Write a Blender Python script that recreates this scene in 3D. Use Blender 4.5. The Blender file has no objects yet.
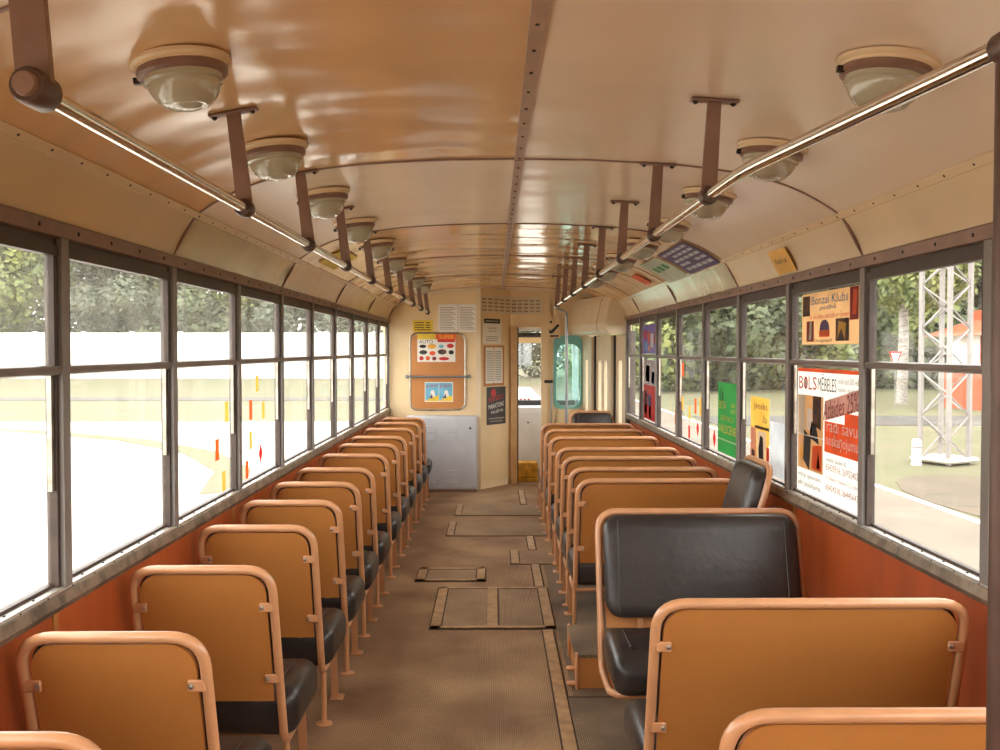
import bpy, bmesh, math, random
from mathutils import Vector, Matrix, noise
random.seed(7)
S = bpy.context.scene
C = S.collection
PI = math.pi
# ------------------------------------------------------------ camera, sky, exposure
cam_d = bpy.data.cameras.new('camera'); cam = bpy.data.objects.new('camera', cam_d); C.objects.link(cam)
cam_d.sensor_width = 36; cam_d.lens = 33.84; cam_d.clip_start = 0.05; cam_d.clip_end = 600
cam.location = (-.09, 0, 1.53)
cam.rotation_euler = (math.radians(90 - 1.5235), 0, math.radians(-.3657))
S.camera = cam
W = bpy.data.worlds.new('overcast_sky'); S.world = W; W.use_nodes = True
bgn = W.node_tree.nodes['Background']; bgn.inputs[0].default_value = (1.0, .985, .95, 1); bgn.inputs[1].default_value = 1.0
S.view_settings.view_transform = 'Standard'; S.view_settings.look = 'None'
S.view_settings.gamma = 1; S.view_settings.use_curve_mapping = False
S.view_settings.exposure = 2.7
cy = S.cycles
cy.use_denoising = True; cy.max_bounces = 10; cy.diffuse_bounces = 6; cy.glossy_bounces = 4
cy.transparent_max_bounces = 16; cy.transmission_bounces = 6; cy.caustics_reflective = False; cy.caustics_refractive = False
cy.sample_clamp_indirect = 6

# ------------------------------------------------------------ materials
def lin(c):
    return tuple((x / 255 / 12.92) if x / 255 <= .04045 else ((x / 255 + .055) / 1.055) ** 2.4 for x in c)
def mat(name, rgb, rough=.5, metal=0., var=.12, vs=6., bump=0., bs=40., coat=0., spec=.5, rgb2=None, stretch=None, trans=0., detail=4.):
    """procedural principled material: noise-mottled colour and fine relief (rgb given as display 0-255)"""
    m = bpy.data.materials.new(name); m.use_nodes = True
    nt = m.node_tree; n = nt.nodes; L = nt.links; p = n['Principled BSDF']
    a = lin(rgb); b = lin(rgb2) if rgb2 else tuple(x * (1 - var * 2) for x in a)
    tc = n.new('ShaderNodeTexCoord'); mp = n.new('ShaderNodeMapping'); L.new(tc.outputs['Object'], mp.inputs[0])
    if stretch: mp.inputs['Scale'].default_value = stretch
    t = n.new('ShaderNodeTexNoise'); t.inputs['Scale'].default_value = vs; t.inputs['Detail'].default_value = detail; L.new(mp.outputs[0], t.inputs['Vector'])
    r = n.new('ShaderNodeValToRGB'); r.color_ramp.elements[0].position = .35; r.color_ramp.elements[1].position = .65
    r.color_ramp.elements[0].color = (*b, 1); r.color_ramp.elements[1].color = (*a, 1)
    L.new(t.outputs['Fac'], r.inputs[0]); L.new(r.outputs[0], p.inputs['Base Color'])
    p.inputs['Roughness'].default_value = rough; p.inputs['Metallic'].default_value = metal
    p.inputs['Specular IOR Level'].default_value = spec; p.inputs['Coat Weight'].default_value = coat
    p.inputs['Coat Roughness'].default_value = .08; p.inputs['Transmission Weight'].default_value = trans
    if bump:
        t2 = n.new('ShaderNodeTexNoise'); t2.inputs['Scale'].default_value = bs; t2.inputs['Detail'].default_value = 5; L.new(mp.outputs[0], t2.inputs['Vector'])
        bn = n.new('ShaderNodeBump'); bn.inputs['Strength'].default_value = bump; bn.inputs['Distance'].default_value = .01
        L.new(t2.outputs['Fac'], bn.inputs['Height']); L.new(bn.outputs[0], p.inputs['Normal'])
    return m
def ribbed(name, rgb, rgb2, rough=.75, pitch=.0085):
    """worn rubber matting: fine lengthwise ribs over dusty mottling"""
    m = mat(name, rgb, rough, rgb2=rgb2, vs=2.2, detail=8)
    nt = m.node_tree; n = nt.nodes; L = nt.links; p = n['Principled BSDF']; mp = next(x for x in n if x.type == 'MAPPING')
    w = n.new('ShaderNodeTexWave'); w.wave_type = 'BANDS'; w.bands_direction = 'X'; w.inputs['Scale'].default_value = .314 / pitch; w.inputs['Distortion'].default_value = .25
    w.inputs['Detail'].default_value = 1
    L.new(mp.outputs[0], w.inputs['Vector'])
    old = p.inputs['Base Color'].links[0].from_socket
    mx = n.new('ShaderNodeMix'); mx.data_type = 'RGBA'; mx.blend_type = 'MULTIPLY'; mx.inputs[0].default_value = .4
    L.new(old, mx.inputs[6]); L.new(w.outputs['Color'], mx.inputs[7]); L.new(mx.outputs[2], p.inputs['Base Color'])
    bn = n.new('ShaderNodeBump'); bn.inputs['Strength'].default_value = .6; bn.inputs['Distance'].default_value = .004
    L.new(w.outputs['Fac'], bn.inputs['Height']); L.new(bn.outputs[0], p.inputs['Normal'])
    return m
def glass(name, tint=(1, 1, 1), film=.05, refl=.06, filmcol=(.8, .78, .7)):
    """thin dusty pane: mostly clear, a little mirror, a thin film of dirt"""
    m = bpy.data.materials.new(name); m.use_nodes = True; nt = m.node_tree; n = nt.nodes; L = nt.links
    n.remove(n['Principled BSDF']); out = n['Material Output']
    tr = n.new('ShaderNodeBsdfTransparent'); tr.inputs[0].default_value = (*tint, 1)
    gl = n.new('ShaderNodeBsdfGlossy'); gl.inputs['Roughness'].default_value = .03
    df = n.new('ShaderNodeBsdfTranslucent'); df.inputs[0].default_value = (*filmcol, 1)
    tc = n.new('ShaderNodeTexCoord'); t = n.new('ShaderNodeTexNoise'); t.inputs['Scale'].default_value = 9; t.inputs['Detail'].default_value = 6
    mp = n.new('ShaderNodeMapping'); mp.inputs['Scale'].default_value = (1, 1, .25); L.new(tc.outputs['Object'], mp.inputs[0]); L.new(mp.outputs[0], t.inputs['Vector'])
    ml = n.new('ShaderNodeMath'); ml.operation = 'MULTIPLY'; ml.inputs[1].default_value = film * 2; L.new(t.outputs['Fac'], ml.inputs[0])
    a = n.new('ShaderNodeMixShader'); L.new(ml.outputs[0], a.inputs[0]); L.new(tr.outputs[0], a.inputs[1]); L.new(df.outputs[0], a.inputs[2])
    b = n.new('ShaderNodeMixShader'); b.inputs[0].default_value = refl; L.new(a.outputs[0], b.inputs[1]); L.new(gl.outputs[0], b.inputs[2])
    L.new(b.outputs[0], out.inputs[0])
    return m
M = dict(
    tan=mat('tan_board', (194, 128, 64), .42, var=.05, vs=3, bump=.12, bs=220, coat=.15),
    tube=mat('orange_enamel', (214, 156, 110), .28, var=.05, vs=14, coat=.3),
    leather=mat('black_leather', (60, 53, 50), .34, var=.15, vs=5, bump=.16, bs=26, rgb2=(42, 37, 35)),
    floor=ribbed('ribbed_rubber', (192, 156, 116), (148, 113, 80)),
    floor2=ribbed('ribbed_rubber_grey', (158, 134, 106), (112, 92, 72)),
    hatch=ribbed('hatch_rubber', (190, 160, 124), (156, 126, 94)),
    strip=mat('worn_floor_strip', (190, 154, 112), .5, var=.18, vs=18),
    grime=mat('grime', (84, 64, 48), .9),
    orange=mat('orange_laminate', (194, 92, 46), .35, var=.12, vs=3, stretch=(3, 3, .5), coat=.2),
    ceilA=mat('ceiling_cream', (232, 208, 180), .24, var=.03, vs=1.5, spec=.6),
    ceilB=mat('ceiling_tan_from_light', (220, 176, 126), .13, var=.03, vs=1.5, spec=.7),  # glossier panels; the tan tone puts uneven light on them into colour
    cove=mat('cove_sheet', (228, 202, 164), .22, var=.05, vs=2, spec=.6),
    coveM=mat('cove_metal', (205, 190, 150), .22, metal=.55, var=.08, vs=3),
    brown=mat('brown_paint', (142, 108, 90), .45, var=.12, vs=9, bump=.1, bs=90),
    trim=mat('trim_strip', (172, 138, 112), .4, var=.1, vs=10),
    darkframe=mat('dark_window_frame', (74, 56, 46), .5, var=.2, vs=12),
    grey=mat('grey_enamel', (136, 128, 122), .38, var=.08, vs=8, bump=.06, bs=80),
    alu=mat('worn_aluminium', (190, 180, 165), .3, metal=.8, var=.2, vs=20),
    brightalu=mat('highlit_aluminium', (226, 222, 212), .35, metal=.6, var=.06, vs=20),  # sill strip, lightened so its colour carries the highlight from the windows
    sill=mat('scuffed_sill', (150, 132, 112), .4, metal=.4, var=.3, vs=16, bump=.3, bs=60),
    chrome=mat('chrome', (232, 226, 215), .12, metal=1, var=.02),
    darkmetal=mat('dark_metal', (96, 72, 60), .4, metal=.3, var=.15, vs=12),
    screw=mat('screw', (60, 48, 40), .4, metal=.6),
    lampglass=mat('lamp_glass', (214, 204, 176), .1, var=.03, trans=.35, coat=.5),
    cream=mat('cream_paint', (234, 208, 162), .4, var=.04, vs=3, bump=.05, bs=50),
    box=mat('housing_paint', (226, 206, 172), .4, var=.05, vs=4),
    jamb=mat('jamb_paint', (210, 168, 112), .4),
    cabgrey=mat('cabinet_grey', (206, 208, 212), .35, var=.05, vs=5),
    steel=mat('handrail_grey', (150, 152, 154), .3, metal=.6),
    teal=mat('teal_paint', (120, 188, 178), .35, var=.06),
    yellow=mat('yellow_paint', (224, 164, 34), .5, var=.25, vs=12),
    white=mat('white_paper', (238, 234, 224), .55, var=.02),
    offw=mat('aged_paper', (222, 214, 192), .55, var=.04),
    grayt=mat('pale_grey_ink', (150, 142, 130), .6), black=mat('black_ink', (24, 20, 20), .5), darkgrey=mat('dark_print', (58, 54, 54), .5),
    red=mat('red_ink', (204, 34, 30), .5), maroon=mat('maroon_ink', (140, 34, 36), .5), oran=mat('orange_ink', (240, 92, 26), .45),
    pink=mat('faded_pink_ink', (226, 170, 156), .5), green=mat('green_ink', (24, 132, 56), .45), amber=mat('amber_ink', (242, 184, 74), .5),
    sand=mat('sandy_print', (226, 176, 120), .5, var=.08, vs=8), blue=mat('blue_ink', (60, 120, 170), .5), sky=mat('pale_blue_ink', (120, 190, 216), .5),
    purple=mat('purple_ink', (92, 74, 118), .5), brownink=mat('brown_ink', (96, 56, 34), .5, rgb2=(40, 26, 20), vs=30), lemon=mat('lemon_ink', (240, 206, 60), .5),
    pale=mat('pale_green_paper', (206, 212, 186), .5), bluepaper=mat('pale_blue_paper', (206, 212, 216), .5),
    glass=glass('window_glass', film=.014), glassL=glass('dusty_hazed_window_glass', film=.04), glasst=glass('cab_glass', (.72, .95, .92), .06),  # left panes: dust film thickened to lay distant haze over the view
    concrete=mat('pale_concrete', (196, 190, 178), .8, var=.08, vs=.6, bump=.2, bs=6),
    path=mat('sandy_path', (112, 100, 86), .9, var=.12, vs=.8, bump=.3, bs=8),
    grass=mat('rough_grass', (84, 86, 52), .9, rgb2=(96, 90, 64), vs=.5, detail=8, bump=.5, bs=10),
    dirt=mat('bare_dirt', (90, 78, 60), .9, var=.1, vs=1.2, bump=.3, bs=9),
    asphalt=mat('asphalt', (72, 68, 64), .85, var=.06, vs=2),
    wallw=mat('whitewashed_concrete', (236, 232, 224), .8, var=.05, vs=.8),
    leafA=mat('leaf_dull_green', (96, 104, 70), .7, rgb2=(66, 78, 52), vs=.8), leafB=mat('leaf_yellow_green', (124, 128, 66), .7, rgb2=(84, 98, 50), vs=.8),
    leafC=mat('leaf_grey_green', (108, 114, 92), .7, rgb2=(76, 86, 68), vs=.8),
    bark=mat('bark', (92, 78, 64), .9, bump=.5, bs=9), birch=mat('birch_bark', (164, 158, 150), .8, rgb2=(120, 112, 104), vs=3, stretch=(1, 1, 4)),
    lattice=mat('galvanised_steel', (136, 130, 126), .6, var=.06, vs=3), kiosk=mat('kiosk_orange', (176, 82, 48), .6, var=.06),
    body=mat('tram_outer_skin', (196, 150, 90), .5),
)

# ------------------------------------------------------------ mesh helpers
class MB:
    def __init__(s): s.v = []; s.f = []
    def add(s, vs, fs):
        o = len(s.v); s.v += [tuple(v) for v in vs]; s.f += [tuple(i + o for i in f) for f in fs]; return s
    def box(s, x0, x1, y0, y1, z0, z1):
        return s.add([(x, y, z) for x in (x0, x1) for y in (y0, y1) for z in (z0, z1)],
                     [(0, 1, 3, 2), (4, 6, 7, 5), (0, 4, 5, 1), (2, 3, 7, 6), (0, 2, 6, 4), (1, 5, 7, 3)])
    def prism(s, pts, ext):
        n = len(pts); e = Vector(ext); p = [Vector(q) for q in pts]
        return s.add(p + [q + e for q in p], [tuple(range(n))[::-1], tuple(range(n, 2 * n))] + [(i, (i + 1) % n, n + (i + 1) % n, n + i) for i in range(n)])
    def bar(s, a, b, w, t, up=(0, 0, 1)):
        """flat bar from a to b: width w across 'up x dir', thickness t"""
        a = Vector(a); b = Vector(b); d = (b - a).normalized(); x = d.cross(Vector(up))
        if x.length < 1e-4: x = d.cross(Vector((0, 1, 0)))
        x.normalize(); y = d.cross(x).normalized()
        return s.prism([a + x * i * w / 2 + y * j * t / 2 for i, j in ((-1, -1), (1, -1), (1, 1), (-1, 1))], b - a)
    def tube(s, path, r, n=10):
        P = [Vector(p) for p in path]; m = len(P); vs = []; fs = []
        t0 = (P[1] - P[0]).normalized(); ref = Vector((0, 0, 1)) if abs(t0.z) < .9 else Vector((1, 0, 0)); x = t0.cross(ref).normalized()
        for i, p in enumerate(P):
            t = ((P[min(i + 1, m - 1)] - P[max(i - 1, 0)])).normalized()
            x = (x - t * x.dot(t)).normalized(); y = t.cross(x)
            rr = r[i] if isinstance(r, (list, tuple)) else r
            vs += [p + (x * math.cos(2 * PI * k / n) + y * math.sin(2 * PI * k / n)) * rr for k in range(n)]
        for i in range(m - 1):
            for k in range(n): fs.append((i * n + k, i * n + (k + 1) % n, (i + 1) * n + (k + 1) % n, (i + 1) * n + k))
        fs += [tuple(range(n))[::-1], tuple(range((m - 1) * n, m * n))]
        return s.add(vs, fs)
    def lathe(s, prof, n=24, c=(0, 0, 0)):
        vs = []; fs = []; m = len(prof)
        for r, z in prof: vs += [(c[0] + r * math.cos(2 * PI * k / n), c[1] + r * math.sin(2 * PI * k / n), c[2] + z) for k in range(n)]
        for i in range(m - 1):
            for k in range(n): fs.append((i * n + k, i * n + (k + 1) % n, (i + 1) * n + (k + 1) % n, (i + 1) * n + k))
        fs += [tuple(range(n))[::-1], tuple(range((m - 1) * n, m * n))]
        return s.add(vs, fs)
    def rbox(s, c, sz, r, seg=3):
        bm = bmesh.new(); bmesh.ops.create_cube(bm, size=1)
        for v in bm.verts: v.co = Vector((v.co.x * sz[0], v.co.y * sz[1], v.co.z * sz[2])) + Vector(c)
        bmesh.ops.bevel(bm, geom=list(bm.edges), offset=r, segments=seg, profile=.5, affect='EDGES')
        bm.verts.index_update(); vs = [v.co.copy() for v in bm.verts]; fs = [[v.index for v in f.verts] for f in bm.faces]; bm.free()
        return s.add(vs, fs)
    def xf(s, mtx): s.v = [tuple(mtx @ Vector(v)) for v in s.v]; return s
    def mesh(s, name, m, smooth=True):
        me = bpy.data.meshes.new(name); me.from_pydata(s.v, [], s.f); me.validate()
        bm = bmesh.new(); bm.from_mesh(me); bmesh.ops.recalc_face_normals(bm, faces=bm.faces); bm.to_mesh(me); bm.free()
        if smooth:
            for p in me.polygons: p.use_smooth = True
            me.set_sharp_from_angle(angle=math.radians(38))
        me.materials.append(M[m] if isinstance(m, str) else m)
        return me
    def build(s, name, m, parent=None, smooth=True):
        return link(name, s.mesh(name, m, smooth), parent)
def link(name, me, parent=None, loc=None):
    o = bpy.data.objects.new(name, me); C.objects.link(o)
    if parent: o.parent = parent
    if loc: o.location = loc
    return o
def tag(o, label=None, cat=None, group=None, kind=None):
    if label: o['label'] = label
    if cat: o['category'] = cat
    if group: o['group'] = group
    if kind: o['kind'] = kind
    return o
def thing(name, label, cat, loc=(0, 0, 0), rz=0, group=None):
    o = bpy.data.objects.new(name, None); C.objects.link(o); o.location = loc; o.rotation_euler = (0, 0, rz); o.empty_display_size = .1
    return tag(o, label, cat, group)
def struct(name, mb, m, smooth=False, label=None): return tag(mb.build(name, m, None, smooth), label, kind='structure')
def copy_tree(o, parent=None):
    c = o.copy(); C.objects.link(c); c.parent = parent
    for ch in [x for x in C.objects if x.parent == o]: copy_tree(ch, c)
    return c
def fillet(pts, rad, n=6):
    out = [Vector(pts[0])]
    for i in range(1, len(pts) - 1):
        a, b, c = Vector(pts[i - 1]), Vector(pts[i]), Vector(pts[i + 1]); u = (a - b).normalized(); v = (c - b).normalized()
        r = rad[i - 1] if isinstance(rad, (list, tuple)) else rad
        if r <= 0: out.append(b); continue
        for k in range(n + 1):
            t = k / n; out.append((b + u * r) * (1 - t) ** 2 + b * 2 * t * (1 - t) + (b + v * r) * t * t)
    out.append(Vector(pts[-1])); return out
def rrect(x0, x1, y0, y1, r, n=5):
    pts = []
    for cx, cyy, a0 in ((x1 - r, y1 - r, 0), (x0 + r, y1 - r, PI / 2), (x0 + r, y0 + r, PI), (x1 - r, y0 + r, 1.5 * PI)):
        pts += [(cx + r * math.cos(a0 + PI / 2 * k / n), cyy + r * math.sin(a0 + PI / 2 * k / n)) for k in range(n + 1)]
    return pts
ORD = ['first', 'second', 'third', 'fourth', 'fifth', 'sixth', 'seventh', 'eighth', 'ninth', 'tenth', 'eleventh', 'twelfth', 'thirteenth', 'fourteenth']
def M_(m, win):
    """the ink itself, or (for paper stuck on a window pane) the same ink on thin paper that lets daylight through"""
    if not win: return m
    k = m + '_thin'
    if k not in M:
        c = M[m].copy(); c.name = M[m].name + '_on_thin_paper'; nt = c.node_tree; p = nt.nodes['Principled BSDF']
        tl = nt.nodes.new('ShaderNodeBsdfTranslucent'); mx = nt.nodes.new('ShaderNodeMixShader'); mx.inputs[0].default_value = .36
        nt.links.new(p.inputs['Base Color'].links[0].from_socket, tl.inputs[0]); nt.links.new(p.outputs[0], mx.inputs[1]); nt.links.new(tl.outputs[0], mx.inputs[2])
        nt.links.new(mx.outputs[0], nt.nodes['Material Output'].inputs[0]); M[k] = c
    return k
def quad(pts): return MB().add(pts, [tuple(range(len(pts)))])
# flat printed things: a thin sheet with its own frame (u right, v up, w to the reader) and print lying on it
def sheet(name, label, cat, o, u, v, w, h, m, group=None, t=.002, parent=None, win=False):
    ob = (quad([(0, 0, t), (w, 0, t), (w, h, t), (0, h, t)]) if win else MB().box(0, w, 0, h, 0, t)).build(name, M_(m, win), parent, False)
    u = Vector(u).normalized(); v = Vector(v).normalized(); n = u.cross(v)
    ob.matrix_world = Matrix((( u.x, v.x, n.x, o[0]), (u.y, v.y, n.y, o[1]), (u.z, v.z, n.z, o[2]), (0, 0, 0, 1)))
    ob['t'] = t; ob['win'] = win
    return tag(ob, label, cat, group) if not parent else ob
def patch(par, name, x0, y0, x1, y1, m, lay=1):
    z = par.get('t', .002) + .0006 * lay
    return quad([(x0, y0, z), (x1, y0, z), (x1, y1, z), (x0, y1, z)]).build(name, M_(m, par.get('win')), par, False)
def poly(par, name, pts, m, lay=1):
    z = par.get('t', .002) + .0006 * lay
    return quad([(x, y, z) for x, y in pts]).build(name, M_(m, par.get('win')), par, False)
def txt(par, s, x0, y0, x1, y1, m, lay=2, shear=0., rot=0., name='lettering'):
    cu = bpy.data.curves.new('t', 'FONT'); cu.body = s; cu.resolution_u = 2; cu.extrude = 0
    tmp = bpy.data.objects.new('t', cu); C.objects.link(tmp); dg = bpy.context.evaluated_depsgraph_get()
    me = bpy.data.meshes.new_from_object(tmp.evaluated_get(dg)); bpy.data.objects.remove(tmp); bpy.data.curves.remove(cu)
    xs = [v.co.x for v in me.vertices]; ys = [v.co.y for v in me.vertices]
    if not xs: return
    sx = (x1 - x0) / (max(xs) - min(xs)); sy = (y1 - y0) / (max(ys) - min(ys)); ax, ay = min(xs), min(ys); z = par.get('t', .002) + .0006 * lay
    for v in me.vertices:
        X = (v.co.x - ax) * sx; Y = (v.co.y - ay) * sy; X += Y * shear
        Y += X * math.tan(rot); v.co = (x0 + X, y0 + Y, z)
    me.materials.clear(); me.materials.append(M[M_(m, par.get('win') and m in ('white', 'blue'))]); me.name = 'lettering'
    return link(name, me, par)

# ------------------------------------------------------------ tram shell
PB = .856; Y0 = 2.505
yk = lambda k: Y0 + PB * k
YR = yk(-6); YF = 10.8                       # rear wall, cab bulkhead
prof = [(0, 2.21), (.25, 2.207), (.46, 2.197), (.566, 2.19), (.68, 2.177), (.79, 2.16), (.88, 2.14), (.955, 2.116), (1.02, 2.088), (1.08, 2.056), (1.146, 2.012)]
def zc(x):
    x = abs(x)
    for (a, p), (b, q) in zip(prof, prof[1:]):
        if x <= b: return p + (q - p) * (x - a) / (b - a)
    return prof[-1][1]
# floor
floor = struct('floor', MB().box(-1.33, 1.33, YR, 12.2, -.06, 0), 'floor', label='worn brown ribbed rubber floor of the tram')
def floor_slab(name, x0, x1, y0, y1, m, h=.004): return MB().box(x0, x1, y0, y1, -.002, h).build(name, m, floor, False)
floor_slab('rubber_mat', .235, 1.27, YR, 4.085, 'floor2'); floor_slab('rubber_mat', .26, 1.27, 4.1, 6.64, 'floor2'); 
for a, b in ((-2, 3.05), (3.06, 5.08), (6.03, 6.64), (7.14, 7.66), (9.27, 10.2)):
    floor_slab('joint', .168, .238, a, b, 'grime', .003); floor_slab('cover_strip', .176, .228, a, b, 'strip', .008)
floor_slab('joint', .238, 1.27, 4.083, 4.103, 'grime', .0045)
def hatch(label, x0, x1, y0, y1, edges, mid=None):
    t = thing('floor_hatch', label, 'hatch', ((x0 + x1) / 2, y0, 0), group=None); cx = (x0 + x1) / 2
    MB().box(x0 - cx - .008, x1 - cx + .008, -.008, y1 - y0 + .008, 0, .003).build('rim', 'grime', t, False)
    MB().box(x0 - cx, x1 - cx, 0, y1 - y0, 0, .007).build('cover', 'hatch', t, False)
    w = .055
    for e in edges:
        b = {'l': (x0, x0 + w, y0, y1), 'r': (x1 - w, x1, y0, y1), 'n': (x0, x1, y0, y0 + .035), 'f': (x0, x1, y1 - .035, y1)}[e]
        MB().box(b[0] - cx, b[1] - cx, b[2] - y0, b[3] - y0, .0, .011).build('cover_strip', 'strip', t, False)
        ln = {'l': (x0 + w, x0 + w + .008, y0 + .03, y1 - .03), 'r': (x1 - w - .008, x1 - w, y0 + .03, y1 - .03), 'n': (x0 + .05, x1 - .05, y0 + .035, y0 + .043), 'f': (x0 + .05, x1 - .05, y1 - .043, y1 - .035)}[e]
        MB().box(ln[0] - cx, ln[1] - cx, ln[2] - y0, ln[3] - y0, .0, .008).build('seam', 'grime', t, False)
    if mid: MB().box(mid - .03 - cx, mid + .03 - cx, .04, y1 - y0 - .04, 0, .010).build('cover_strip', 'strip', t, False); MB().box(mid + .03 - cx, mid + .04 - cx, .02, y1 - y0 - .02, 0, .0085).build('seam', 'grime', t, False)
hatch('largest square floor hatch with a middle strip, in the aisle', -.44, .245, 5.11, 6.0, 'lrnf', -.1)
hatch('small framed floor hatch on the left, beyond the largest hatch', -.605, -.15, 6.17, 6.53, 'lrnf')
hatch('narrow floor hatch reaching under the double seats', .035, .42, 6.67, 7.11, 'l')
hatch('wide floor hatch in mid aisle, nearer of the two wide ones', -.48, .40, 7.69, 8.3, 'l')
hatch('wide floor hatch nearest the cab, farther of the two wide ones', -.45, .42, 8.64, 9.22, 'l')

# ceiling: outer roof skin with fitted panels, ribs and a centre strip
roof = MB(); pr = [(-x, z) for x, z in prof[::-1]] + prof[1:]
pts = [(-1.36, 1.86)] + [(x * 1.1, z + .05) for x, z in pr] + [(1.36, 1.86)]
n = len(pts)
roof.add([(x, YR - .05, z) for x, z in pts] + [(x, 12.3, z) for x, z in pts] + [(x, YR - .05, z + .03) for x, z in pts] + [(x, 12.3, z + .03) for x, z in pts],
         [(i, i + 1, n + i + 1, n + i) for i in range(n - 1)] + [(2 * n + i, 3 * n + i, 3 * n + i + 1, 2 * n + i + 1) for i in range(n - 1)])
ceiling = struct('ceiling', roof, 'body', True, 'arched cream laminate ceiling with ribs and a centre strip')
ribs = [YR + .02, yk(-3), yk(-1), yk(1), yk(3), yk(5), yk(7), 10.1, YF]
NX, NY = 26, 44
xs_f = [i / NX for i in range(NX + 1)]
for i, (a, b) in enumerate(zip(ribs, ribs[1:])):
    for sd in (-1, 1):
        mb = MB(); vs = []; sh = (i * 7.3, sd * 3.1, 0)
        glossy = (i, sd) in ((2, -1), (4, -1), (4, 1), (5, -1), (5, 1), (6, 1), (6, -1))
        amp = .008 if glossy else .003
        for j in range(NY + 1):
            y = a + .004 + (b - a - .008) * j / NY; ed = min(1, min(j, NY - j) / 5)
            for k in range(NX + 1):
                x = 1.146 * k / NX; z = zc(x)
                dz = amp * (noise.noise(Vector((x * 1.6, y * 3.2, 0)) + Vector(sh)) + .5 * noise.noise(Vector((x * 2.4, y * 8., 3)) + Vector(sh))) * (.35 + .65 * ed)
                vs.append((sd * x, y, z + dz + .001))
        m = (NX + 1)
        top = [(x, y, z + .006) for x, y, z in vs]; o = len(vs)
        fs = [(j * m + k, j * m + k + 1, (j + 1) * m + k + 1, (j + 1) * m + k) for j in range(NY) for k in range(NX)]
        mb.add(vs, fs); edge = [k for k in range(NX + 1)]; 
        mb.add([vs[k] for k in edge] + [top[k] for k in edge], [(k, k + 1, m + k + 1, m + k) for k in range(NX)])
        e2 = [NY * m + k for k in edge]; mb.add([vs[k] for k in e2] + [top[k] for k in e2], [(k, k + 1, m + k + 1, m + k) for k in range(NX)])
        mb.build('ceiling_panel', 'ceilB' if glossy else 'ceilA', ceiling)
for y in ribs[1:-1]:
    mb = MB(); vs = []
    for (x, z) in pr: vs += [(x, y - .007, z + .002), (x, y - .005, z - .004), (x, y + .005, z - .004), (x, y + .007, z + .002)]
    mb.add(vs, [(i * 4 + j, i * 4 + j + 1, i * 4 + 5 + j, i * 4 + 4 + j) for i in range(len(pr) - 1) for j in range(3)]).build('rib', 'brown', ceiling)
for a, b in zip(ribs, ribs[1:]):
    MB().box(-.017, .017, a + .008, b - .008, 2.203, 2.215).build('centre_strip', 'trim', ceiling, False)
sc = MB()
y = .6
while y < 10: sc.lathe([(.0, -.004), (.004, -.003), (.005, 0)], 6, (0, y, 2.203)); y += .17
tag(sc.build('screws', 'screw', ceiling), kind='stuff')
for sd in (-1, 1):
    for a, b in zip(ribs, ribs[1:]):
        if sd > 0 and a > 9.3: b = min(b, YF)
        # edge strip below the ceiling panels
        MB().prism([(sd * 1.134, a + .002, 2.016), (sd * 1.15, a + .002, 1.998), (sd * 1.17, a + .002, 2.0), (sd * 1.14, a + .002, 2.03)], (0, b - a - .004, 0)).build('edge_strip', 'cove', ceiling, False)
    sc = MB(); y = .5
    while y < 10:
        sc.lathe([(.0, -.003), (.005, 0), (.005, .003)], 6, (sd * 1.144, y, 2.0055)); y += .16
    tag(sc.build('rivets', 'screw', ceiling), kind='stuff')

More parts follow.
